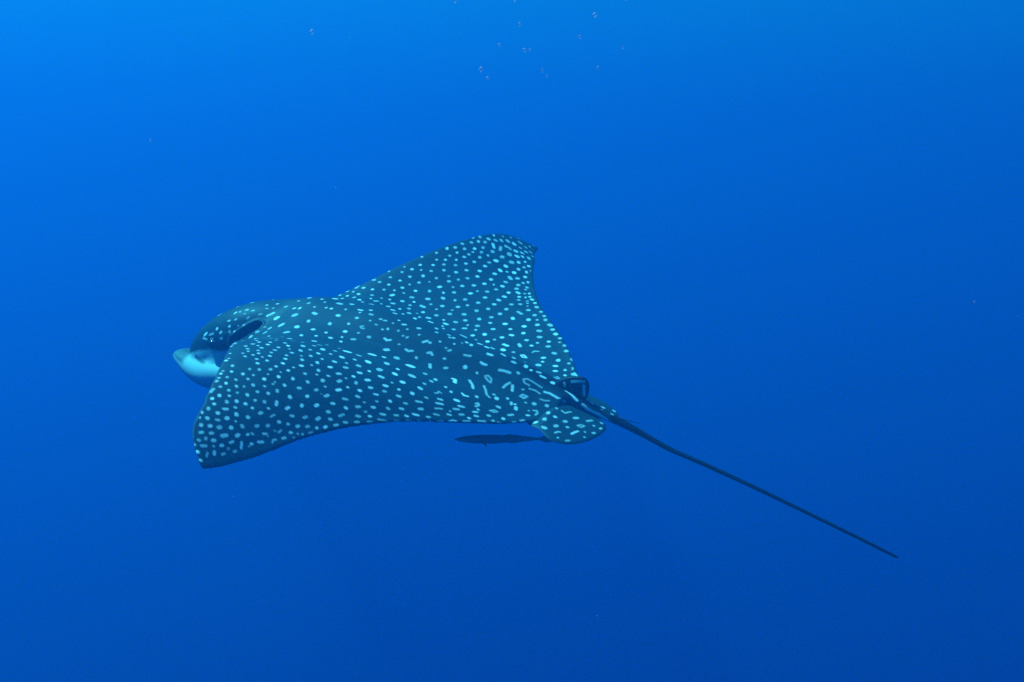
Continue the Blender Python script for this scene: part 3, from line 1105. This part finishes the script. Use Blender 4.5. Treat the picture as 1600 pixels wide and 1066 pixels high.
PELVIC_MARKS = {1: [
    (4.7, [-552, 97, -26, -555, 104, -28], 0),
    (3.3, [-563, 68, -16, -565, 70, -17], 0),
    (5.3, [-576, 108, -31], 0),
    (5.2, [-556, 132, -36, -559, 139, -38], 0),
    (7.1, [-540, 151, -48], 0),
    (4.6, [-617, 72, -31, -622, 64, -30], 0),
    (5.1, [-603, 108, -38, -605, 104, -37], 0),
    (3.5, [-617, 125, -47, -619, 123, -47], 0),
    (5.5, [-592, 144, -47, -594, 140, -46], 0),
    (5.7, [-569, 170, -51, -574, 170, -52], 0),
    (2.7, [-578, 68, -20, -589, 71, -24, -598, 52, -21], 0),
    (2.1, [-635, 97, -43, -640, 85, -41, -650, 81, -43, -645, 95, -45], 1),
    (2.3, [-602, 170, -58, -606, 160, -55, -612, 157, -56], 0),
    (2.9, [-636, 141, -58, -640, 128, -55, -645, 117, -52], 0),
    (3.4, [-647, 56, -34, -655, 41, -33], 0),
    (3.4, [-677, 30, -36, -680, 28, -37], 0),
    (2.7, [-667, 61, -41, -669, 59, -41], 0),
    (2.7, [-684, 57, -46, -687, 51, -45], 0),
    (3.2, [-677, 91, -54, -680, 85, -54], 0),
    (3.1, [-660, 104, -53], 0),
    (3.2, [-667, 124, -62], 0),
    (2.7, [-635, 177, -70, -643, 167, -69], 0),
    (2.6, [-615, 181, -66, -616, 182, -66], 0),
], -1: [
    (5.4, [-647, -74, -16, -647, -71, -16], 0),
    (5.2, [-670, -105, -24, -672, -95, -24], 0),
]}
DORSAL_MARKS = [
    (3.2, [-554, 8, 41, -557, 8, 34], 0),
    (3.5, [-574, 8, 49, -606, 6, 56], 0),
    (3.2, [-608, 7, 45, -613, 6, 20], 0),
]
TAIL_MARKS = [
    (5.4, [-635, 2, 3], 0),
    (5.3, [-693, -1, -14], 0),
]

# ------------------------------------------------------------------ skin
def skin_material(name, base, pale=(.42, .50, .52), rough=.55):
    """dark slate skin; 'spot' is the signed distance to the nearest pale mark, 'pale' the white belly side, 'ink' dark folds"""
    m, nt, b = new_mat(name)
    N, L = nt.nodes, nt.links
    def attr(a):
        n = N.new('ShaderNodeAttribute'); n.attribute_name = a; return n
    tc = N.new('ShaderNodeTexCoord')
    no = N.new('ShaderNodeTexNoise'); no.inputs['Scale'].default_value = 9.0; no.inputs['Detail'].default_value = 6.0
    L.new(tc.outputs['Object'], no.inputs['Vector'])
    fine = N.new('ShaderNodeTexNoise'); fine.inputs['Scale'].default_value = 210.0; fine.inputs['Detail'].default_value = 2.0
    L.new(tc.outputs['Object'], fine.inputs['Vector'])
    mott = N.new('ShaderNodeMix'); mott.data_type = 'RGBA'
    mott.inputs['A'].default_value = tuple(c * .6 for c in base) + (1,)
    mott.inputs['B'].default_value = tuple(c * 1.45 for c in base) + (1,)
    L.new(no.outputs['Fac'], mott.inputs['Factor'])
    # long faint streaks and scuffs along the body
    mp = N.new('ShaderNodeMapping'); mp.inputs['Scale'].default_value = (5.0, 46.0, 30.0); L.new(tc.outputs['Object'], mp.inputs['Vector'])
    st = N.new('ShaderNodeTexNoise'); st.inputs['Scale'].default_value = 1.0; st.inputs['Detail'].default_value = 5.0; st.inputs['Roughness'].default_value = .65
    L.new(mp.outputs['Vector'], st.inputs['Vector'])
    sr = N.new('ShaderNodeMapRange'); sr.inputs['From Min'].default_value = .56; sr.inputs['From Max'].default_value = .78; sr.inputs['To Max'].default_value = .55
    L.new(st.outputs['Fac'], sr.inputs['Value'])
    scuff = N.new('ShaderNodeMix'); scuff.data_type = 'RGBA'; L.new(sr.outputs['Result'], scuff.inputs['Factor'])
    L.new(mott.outputs['Result'], scuff.inputs['A']); scuff.inputs['B'].default_value = tuple(c * 2.2 for c in base) + (1,)
    mott = scuff
    # belly
    pm = N.new('ShaderNodeMix'); pm.data_type = 'RGBA'
    L.new(attr('pale').outputs['Fac'], pm.inputs['Factor'])
    L.new(mott.outputs['Result'], pm.inputs['A'])
    pm.inputs['B'].default_value = pale + (1,)
    # spots: distance plus a little unevenness
    wob = N.new('ShaderNodeMath'); wob.operation = 'MULTIPLY_ADD'
    L.new(fine.outputs['Fac'], wob.inputs[0]); wob.inputs[1].default_value = .0030
    L.new(attr('spot').outputs['Fac'], wob.inputs[2])
    mr = N.new('ShaderNodeMapRange'); mr.interpolation_type = 'SMOOTHSTEP'
    mr.inputs['From Min'].default_value = -.0004; mr.inputs['From Max'].default_value = .0040
    mr.inputs['To Min'].default_value = 1.0; mr.inputs['To Max'].default_value = 0.0
    L.new(wob.outputs[0], mr.inputs['Value'])
    tone = N.new('ShaderNodeMix'); tone.data_type = 'RGBA'
    tone.inputs['A'].default_value = (.48, .49, .52, 1); tone.inputs['B'].default_value = (.92, .86, .90, 1)
    L.new(attr('tone').outputs['Fac'], tone.inputs['Factor'])
    sm = N.new('ShaderNodeMix'); sm.data_type = 'RGBA'
    L.new(mr.outputs['Result'], sm.inputs['Factor'])
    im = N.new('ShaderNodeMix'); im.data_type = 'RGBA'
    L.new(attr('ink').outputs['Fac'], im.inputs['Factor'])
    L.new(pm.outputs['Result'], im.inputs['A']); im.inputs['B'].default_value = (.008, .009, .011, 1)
    L.new(im.outputs['Result'], sm.inputs['A']); L.new(tone.outputs['Result'], sm.inputs['B'])
    L.new(sm.outputs['Result'], b.inputs['Base Color'])
    b.inputs['Roughness'].default_value = rough
    b.inputs['Specular IOR Level'].default_value = .15
    bump = N.new('ShaderNodeBump'); bump.inputs['Strength'].default_value = .12; bump.inputs['Distance'].default_value = .002
    L.new(fine.outputs['Fac'], bump.inputs['Height']); L.new(bump.outputs['Normal'], b.inputs['Normal'])
    return m

def coords(o):
    n = len(o.data.vertices); a = np.empty(n * 3, np.float32); o.data.vertices.foreach_get('co', a); a = a.reshape(-1, 3)
    b = np.empty(n * 3, np.float32); o.data.vertices.foreach_get('normal', b)
    return a, b.reshape(-1, 3)

def put_attr(o, name, vals):
    at = o.data.attributes.get(name) or o.data.attributes.new(name, 'FLOAT', 'POINT')
    at.data.foreach_set('value', np.asarray(vals, np.float32))

def seg_dist(P, pts, closed=False):
    pts = np.asarray(pts, float)
    if len(pts) == 1: return np.linalg.norm(P - pts[0], axis=1)
    q = np.concatenate([pts, pts[:1]]) if closed else pts
    best = np.full(len(P), 9.)
    for a, b in zip(q[:-1], q[1:]):
        d = b - a; t = np.clip(((P - a) @ d) / (d @ d + 1e-12), 0, 1)
        best = np.minimum(best, np.linalg.norm(P - a - t[:, None] * d, axis=1))
    return best

def paint(o, marks):
    """marks: (radius mm, [x, y, z in mm, ...], closed) in the ray's own coordinates -> signed distance on the skin"""
    P, Nn = coords(o); n = len(P)
    sd = np.full(n, .05, np.float32); tone = np.zeros(n, np.float32)
    kd = KDTree(n)
    for i, q in enumerate(P): kd.insert(q, i)
    kd.balance()
    rng = random.Random(7)
    for r, flat, closed in marks:
        pts = np.asarray(flat, float).reshape(-1, 3) / 1000.; r = r / 1000.
        c = pts.mean(0); R = np.linalg.norm(pts - c, axis=1).max() + r + .012
        ids = np.array([k for _, k, _ in kd.find_range(Vector(c), R)], int)
        if not len(ids): continue
        _, near, _ = kd.find(Vector(pts[0]))
        ids = ids[Nn[ids] @ Nn[near] > .15]
        d = seg_dist(P[ids], pts, closed) - r
        w = d < sd[ids]
        sd[ids[w]] = d[w]; tone[ids[w]] = rng.random() ** 1.5
    put_attr(o, 'spot', sd); put_attr(o, 'tone', tone)

# ------------------------------------------------------------------ the eagle ray
POSE_R = np.array(((-.920761, -.357971, .155103), (.199025, -.089067, .975939), (-.335543, .929475, .153254)))
POSE_T = np.array((-.37613, -.03962, -3.7957))
M = Matrix.Identity(4)
for i in range(3):
    for j in range(3): M[i][j] = POSE_R[i, j]
    M[i][3] = POSE_T[i]
ray = bpy.data.objects.new('eagle_ray', None)
ray.empty_display_size = .2
col.objects.link(ray)
ray.matrix_world = CAM_M @ M
ray['label'] = 'large dark spotted eagle ray with white dots gliding through open blue water'
ray['category'] = 'ray'
SKIN = skin_material('spotted_skin', (.010, .039, .055))
FINSKIN = skin_material('dark_fin_skin', (.003, .004, .009))

SPIRACLE = ((.368, .130, -.026), (.318, .124, .030))
SPIRACLE_R = .021
NOSTRIL = ((.516, .095, -.101), (.49, .108, -.106), (.466, .120, -.112))
def build_body():
    head = loft([(.14, .060, .060, -.09), (.22, .085, .086, -.12), (.31, .116, .094, -.145), (.40, .134, .076, -.160), (.46, .120, .046, -.168),
                 (.51, .100, .010, -.165), (.547, .074, -.028, -.150), (.570, .045, -.060, -.13), (.582, .012, -.088, -.11)])
    lobe = loft([(.20, .110, -.060, -.130), (.30, .150, -.066, -.165), (.38, .160, -.074, -.186), (.44, .155, -.080, -.195), (.53, .114, -.098, -.186), (.58, .082, -.103, -.166),
                 (.608, .064, -.106, -.148), (.629, .042, -.111, -.135), (.641, .012, -.118, -.127)], e=2.2)
    stub = tube([(-.42, 0, zcen(-.42) + .012), (-.50, 0, zcen(-.50) + .010), (-.57, 0, zcen(-.57) + .006), (-.64, 0, -.014), (-.70, 0, -.026)],
                [.052, .036, .027, .019, .013], 20, .8)
    o = merged('body', [sheet(), head, lobe, stub])
    remeshed(o, VOXEL, 22)
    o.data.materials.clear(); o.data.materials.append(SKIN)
    o.parent = ray
    def fillet(P):
        s = np.clip(np.abs(P[:, 1]), 0, 1); c = (P[:, 0] - te(s)) / (le(s) - te(s))
        w = np.clip((.42 - s) / .12, 0, 1) * np.clip((P[:, 0] + .15) / .2, 0, 1) * np.clip((.47 - P[:, 0]) / .06, 0, 1)
        return w * np.where(s > .13, np.clip((.97 - c) / .12, 0, 1) * np.clip((c - .04) / .1, 0, 1), 1)
    relax(o, fillet, 140)
    P, Nn = coords(o)
    ink = np.zeros(len(P), np.float32)
    for side in (1, -1):                                   # the spiracles: deep oval openings behind the eyes
        a, b = np.array(SPIRACLE[0]) * (1, side, 1), np.array(SPIRACLE[1]) * (1, side, 1)
        d = seg_dist(P, [a, b])
        k = (Nn @ (np.array((0, side * .8, .6)))) > .2
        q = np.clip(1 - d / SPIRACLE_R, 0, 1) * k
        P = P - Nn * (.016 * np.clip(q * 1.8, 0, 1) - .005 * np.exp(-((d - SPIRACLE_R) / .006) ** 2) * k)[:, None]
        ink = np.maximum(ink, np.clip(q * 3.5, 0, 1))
        e = np.linalg.norm((P - np.array((.432, side * .128, -.046))) / (.042, .035, .015), axis=1)   # shade under the brow, painted dark round the eye
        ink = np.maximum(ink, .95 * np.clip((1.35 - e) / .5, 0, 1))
        d = seg_dist(P, np.array(NOSTRIL) * (1, side, 1))
        ink = np.maximum(ink, .75 * np.clip((.009 - d) / .006, 0, 1))
    ridge = np.clip((.034 - np.abs(P[:, 1])) / .016, 0, 1) * np.clip((-.36 - P[:, 0]) / .12, 0, 1) * (Nn[:, 2] > 0)   # dark stripe down the tail root
    ink = np.maximum(ink, .8 * ridge)
    o.data.vertices.foreach_set('co', P.astype(np.float32).ravel()); o.data.update()
    P, Nn = coords(o)
    x, y, z = P.T; s = np.clip(np.abs(y), 0, 1)
    zm = np.where(y >= 0, mid(x, s, 1)[:, 2], mid(x, s, -1)[:, 2])
    # white below: the belly side of the disc, the cheeks and the underside of the snout
    down = np.clip((-Nn[:, 2] - .05) / .3, 0, 1)
    below = np.clip((zm - .004 - z) / .006, 0, 1)
    pale = np.minimum(down, 1) * np.where(x > .40, 1, below)
    line = np.interp(x, [.28, .36, .40, .44, .50, .56], [-.075, -.048, -.044, -.056, -.074, -.100])
    cheek = np.clip((line - z) / .010, 0, 1) * np.where(x < .385, np.clip((zm - .008 - z) / .014, 0, 1) * np.clip((x - .16) / .05, 0, 1), 1)
    lobe_top = np.clip((Nn[:, 2] - .1) / .3, 0, 1) * np.clip((x - .55) / .02, 0, 1)
    pale = np.maximum(pale, cheek) * (1 - .75 * lobe_top)
    put_attr(o, 'pale', pale)
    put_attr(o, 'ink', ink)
    paint(o, BODY_MARKS)
    return o
VOXEL = .0031
body = build_body()

def plate(outline, zf, half, n_ring=26, n_seg=96, centre=None, axis='z'):
    """a thin rounded fin: outline in its plane, zf gives the height of the plane, half the half thickness at the middle"""
    q = np.asarray(outline, float)
    t = np.linspace(0, len(q), n_seg, endpoint=False)
    i = t.astype(int); f = (t - i)[:, None]; k = len(q)
    a, b, c, d = q[(i-1) % k], q[i % k], q[(i+1) % k], q[(i+2) % k]
    ring = .5 * (2*b + (c-a)*f + (2*a - 5*b + 4*c - d)*f*f + (3*b - a - 3*c + d)*f**3)
    ctr = np.asarray(centre if centre is not None else ring.mean(0))
    V = []; F = []
    for sgn in (1, -1):
        for r in range(n_ring + 1):
            u = r / n_ring
            w = ctr + (ring - ctr) * u
            h = half * math.sqrt(max(1 - u**2, 0)) + .0012 * (1 - (r == n_ring))
            for m_ in w:
                V.append((m_[0], m_[1], zf(m_[0], m_[1]) + sgn * h) if axis == 'z' else (m_[0], zf(m_[0], m_[1]) + sgn * h, m_[1]))
    nb = (n_ring + 1) * n_seg
    for side in (0, 1):
        for r in range(n_ring):
            for j in range(n_seg):
                j2 = (j + 1) % n_seg; o_ = side * nb
                quad = (o_ + r*n_seg + j, o_ + r*n_seg + j2, o_ + (r+1)*n_seg + j2, o_ + (r+1)*n_seg + j)
                F.append(quad if side == (1 if axis == 'z' else 0) else quad[::-1])
    return V, F

def fin(name, V, F, mat, marks):
    o = mesh_obj(name, V, F, mat, ray)
    n = len(V); put_attr(o, 'pale', np.zeros(n)); put_attr(o, 'ink', np.zeros(n))
    paint(o, marks)
    return o

PELVIC = [(-.47, .03), (-.475, .08), (-.52, .150), (-.57, .184), (-.605, .200), (-.642, .181), (-.672, .139), (-.690, .088), (-.694, .034), (-.66, .008), (-.56, .004)]
for side in (1, -1):
    zf = (lambda x, y: -.012 + (.25 * (x + .6) if x < -.56 else .01 - .22 * (x + .56)) - .30 * abs(y)) if side > 0 else (lambda x, y: -.012 + .25 * (x + .6) + .02 * abs(y))
    w = 1.0 if side > 0 else .72
    V, F = plate([(x - (0 if side > 0 else .012), side * y * w) for x, y in PELVIC], zf, .006)
    if side < 0: F = [f[::-1] for f in F]
    fin('pelvic_fin', V, F, SKIN, PELVIC_MARKS[side])

DORSAL = [(-.515, .010), (-.530, .038), (-.553, .054), (-.580, .064), (-.604, .066), (-.619, .052), (-.622, .030), (-.612, .002), (-.57, -.008)]
V, F = plate(DORSAL, lambda x, z: 0.0, .008, 18, 60, axis='y')
fin('dorsal_fin', V, F, FINSKIN, DORSAL_MARKS)

TAIL = np.array([(-.54, .004), (-.6195, -.0069), (-.6753, -.0205), (-.7306, -.0339), (-.7766, -.0467), (-.8607, -.0724), (-.947, -.0878), (-1.0935, -.1183), (-1.226, -.1482), (-1.3874, -.1849), (-1.467, -.2041)])
def build_tail():
    xs = np.linspace(-.54, -1.466, 160)
    zs = np.interp(-xs, -TAIL[:, 0], TAIL[:, 1])
    for _ in range(12): zs[1:-1] = .25*zs[:-2] + .5*zs[1:-1] + .25*zs[2:]
    r = np.interp(-xs, [.54, .62, .70, .80, .90, 1.1, 1.44, 1.46, 1.466], [.018, .017, .0130, .0085, .0068, .0058, .0046, .004, .0016])
    V, F = tube(np.stack([xs, .012 * np.sin((xs + .54) * 3.0), zs], -1), r, 28, .85)
    fin('tail', V, F, FINSKIN, TAIL_MARKS)
build_tail()

SPINE_MAT, _nt, _b = new_mat('barb')
_b.inputs['Base Color'].default_value = (.03, .03, .035, 1); _b.inputs['Roughness'].default_value = .5
V, F = tube([(-.640, -.004, -.004), (-.69, -.006, -.0175), (-.73, -.008, -.0215), (-.772, -.010, -.0235)], [.0042, .0038, .0026, .0006], 10, .6)
mesh_obj('tail_spine', V, F, SPINE_MAT, ray)

EYE_MAT, _nt, _b = new_mat('eye')
_b.inputs['Base Color'].default_value = (.006, .006, .008, 1); _b.inputs['Roughness'].default_value = .12
def ellipsoid(c, r, n=20):
    V = []; F = []
    for i in range(n + 1):
        a = math.pi * i / n
        for j in range(2*n):
            b = math.pi * j / n
            V.append((c[0] + r[0]*math.sin(a)*math.cos(b), c[1] + r[1]*math.sin(a)*math.sin(b), c[2] + r[2]*math.cos(a)))
    for i in range(n):
        for j in range(2*n):
            j2 = (j + 1) % (2*n)
            F.append((i*2*n + j, (i+1)*2*n + j, (i+1)*2*n + j2, i*2*n + j2))
    return V, F
for side in (1, -1):
    V, F = ellipsoid((.445, side * .124, -.050), (.021, .013, .014))
    mesh_obj('eye', V, F, EYE_MAT, ray)

# ------------------------------------------------------------------ the small remora under the ray
def build_remora():
    m, nt, b = new_mat('remora_skin')
    N, L = nt.nodes, nt.links
    tc = N.new('ShaderNodeTexCoord'); sep = N.new('ShaderNodeSeparateXYZ'); L.new(tc.outputs['Object'], sep.inputs[0])
    no = N.new('ShaderNodeTexNoise'); no.inputs['Scale'].default_value = 60.0; L.new(tc.outputs['Object'], no.inputs['Vector'])
    ad = N.new('ShaderNodeMath'); ad.operation = 'MULTIPLY_ADD'; L.new(no.outputs['Fac'], ad.inputs[0]); ad.inputs[1].default_value = .004; L.new(sep.outputs['Z'], ad.inputs[2])
    rp = N.new('ShaderNodeValToRGB')
    mr = N.new('ShaderNodeMapRange'); mr.inputs['From Min'].default_value = -.012; mr.inputs['From Max'].default_value = .014
    L.new(ad.outputs[0], mr.inputs['Value']); L.new(mr.outputs['Result'], rp.inputs['Fac'])
    rp.color_ramp.elements[0].color = (.13, .15, .19, 1); rp.color_ramp.elements[1].color = (.030, .038, .052, 1)
    L.new(rp.outputs['Color'], b.inputs['Base Color']); b.inputs['Roughness'].default_value = .5
    fm, nt, b = new_mat('remora_fin')
    b.inputs['Base Color'].default_value = (.05, .055, .06, 1); b.inputs['Roughness'].default_value = .5
    nose = ray.matrix_world @ Vector((-.328, .15, -.140)); tail = ray.matrix_world @ Vector((-.592, .16, -.078))
    fwd = (nose - tail); length = fwd.length; fwd.normalize()
    up = Vector((0, 0, 1)); up = (up - fwd * up.dot(fwd)).normalized(); left = up.cross(fwd)
    root = bpy.data.objects.new('remora', None); root.empty_display_size = .1; col.objects.link(root)
    mm = Matrix.Identity(4)
    for i in range(3): mm[i][0] = fwd[i]; mm[i][1] = left[i]; mm[i][2] = up[i]; mm[i][3] = tail[i]
    root.matrix_world = mm
    root['label'] = 'slender dark remora fish swimming close beneath the spotted ray'
    root['category'] = 'fish'
    k = length
    secs = [(.10*k, .0022, .0030, -.0030), (.22*k, .0035, .0045, -.0040), (.42*k, .0080, .0082, -.0090), (.62*k, .0115, .0105, -.0125),
            (.76*k, .0125, .0098, -.0125), (.88*k, .0110, .0070, -.0095), (.96*k, .0070, .0030, -.0058), (1.0*k, .0020, -.0005, -.0025)]
    V, F = loft(secs, 28, 2.0)
    mesh_obj('body', V, F, m, root)
    V, F = plate([(.13*k, .002), (.06*k, .0085), (.0, .0075), (.012*k, .0), (.0, -.0075), (.06*k, -.0085), (.13*k, -.002)], lambda x, z: 0.0, .0012, 6, 42, axis='y')
    mesh_obj('tail_fin', V, F, m, root)
    for sgn in (1, -1):
        P = [(.74*k, sgn * .010), (.70*k, sgn * .013), (.645*k, sgn * .020), (.625*k, sgn * .024), (.64*k, sgn * .017), (.67*k, sgn * .009)]
        V, F = plate(P, lambda x, y: -.004 - .95 * (abs(y) - .010), .0009, 5, 36)
        mesh_obj('pectoral_fin', V, F, fm, root)
    V, F = plate([(.50*k, .007), (.42*k, .0115), (.30*k, .0080), (.18*k, .0042), (.30*k, .0030)], lambda x, z: 0.0, .0009, 5, 36, axis='y')
    mesh_obj('dorsal_fin', V, F, m, root)
    V, F = plate([(.48*k, -.007), (.40*k, -.0115), (.29*k, -.0075), (.18*k, -.0042), (.30*k, -.0030)], lambda x, z: 0.0, .0009, 5, 36, axis='y')
    mesh_obj('anal_fin', V, F, m, root)
build_remora()

# ------------------------------------------------------------------ drifting plankton and marine snow
def build_plankton():
    m, nt, b = new_mat('plankton')
    N, L = nt.nodes, nt.links
    b.inputs['Base Color'].default_value = (.85, .52, .62, 1); b.inputs['Roughness'].default_value = .8
    tr = N.new('ShaderNodeBsdfTransparent'); mx = N.new('ShaderNodeMixShader'); mx.inputs[0].default_value = PLANKTON_DENSITY
    L.new(tr.outputs[0], mx.inputs[1]); L.new(b.outputs[0], mx.inputs[2]); L.new(mx.outputs[0], N['Material Output'].inputs['Surface'])
    rng = random.Random(11); V = []; F = []
    def speck(c, r):
        ph = rng.random() * 6.28; k = len(V)
        V.append(c + Vector((0, 0, r)))
        for i in range(5):
            a = ph + i * 1.2566
            V.append(c + Vector((math.cos(a), math.sin(a), rng.uniform(-.4, .4))) * r * rng.uniform(.5, 1.2))
        V.append(c - Vector((0, 0, r * rng.uniform(.6, 1.5))))
        for i in range(5):
            j = (i + 1) % 5
            F.append((k, k + 1 + i, k + 1 + j)); F.append((k + 6, k + 1 + j, k + 1 + i))
    for _ in range(420):                                        # scattered all round
        d = rng.uniform(.7, 5.0); a = rng.uniform(-1.2, 1.2)
        speck(Vector((d * math.sin(a), d * math.cos(a), rng.uniform(-1.6, 1.6))), rng.choice((.0003, .0004, .0006, .0009, .0014)))
    for _ in range(16):                                         # a loose clump drifting above
        speck(Vector((.02 + rng.gauss(0, .045), .95 + rng.gauss(0, .08), .105 + rng.gauss(0, .018))), rng.uniform(.0009, .0021))
    o = mesh_obj('plankton', V, F, m)
    o['kind'] = 'stuff'
    o['label'] = 'faint pinkish specks of plankton drifting in the open water'
PLANKTON_DENSITY = .20
build_plankton()
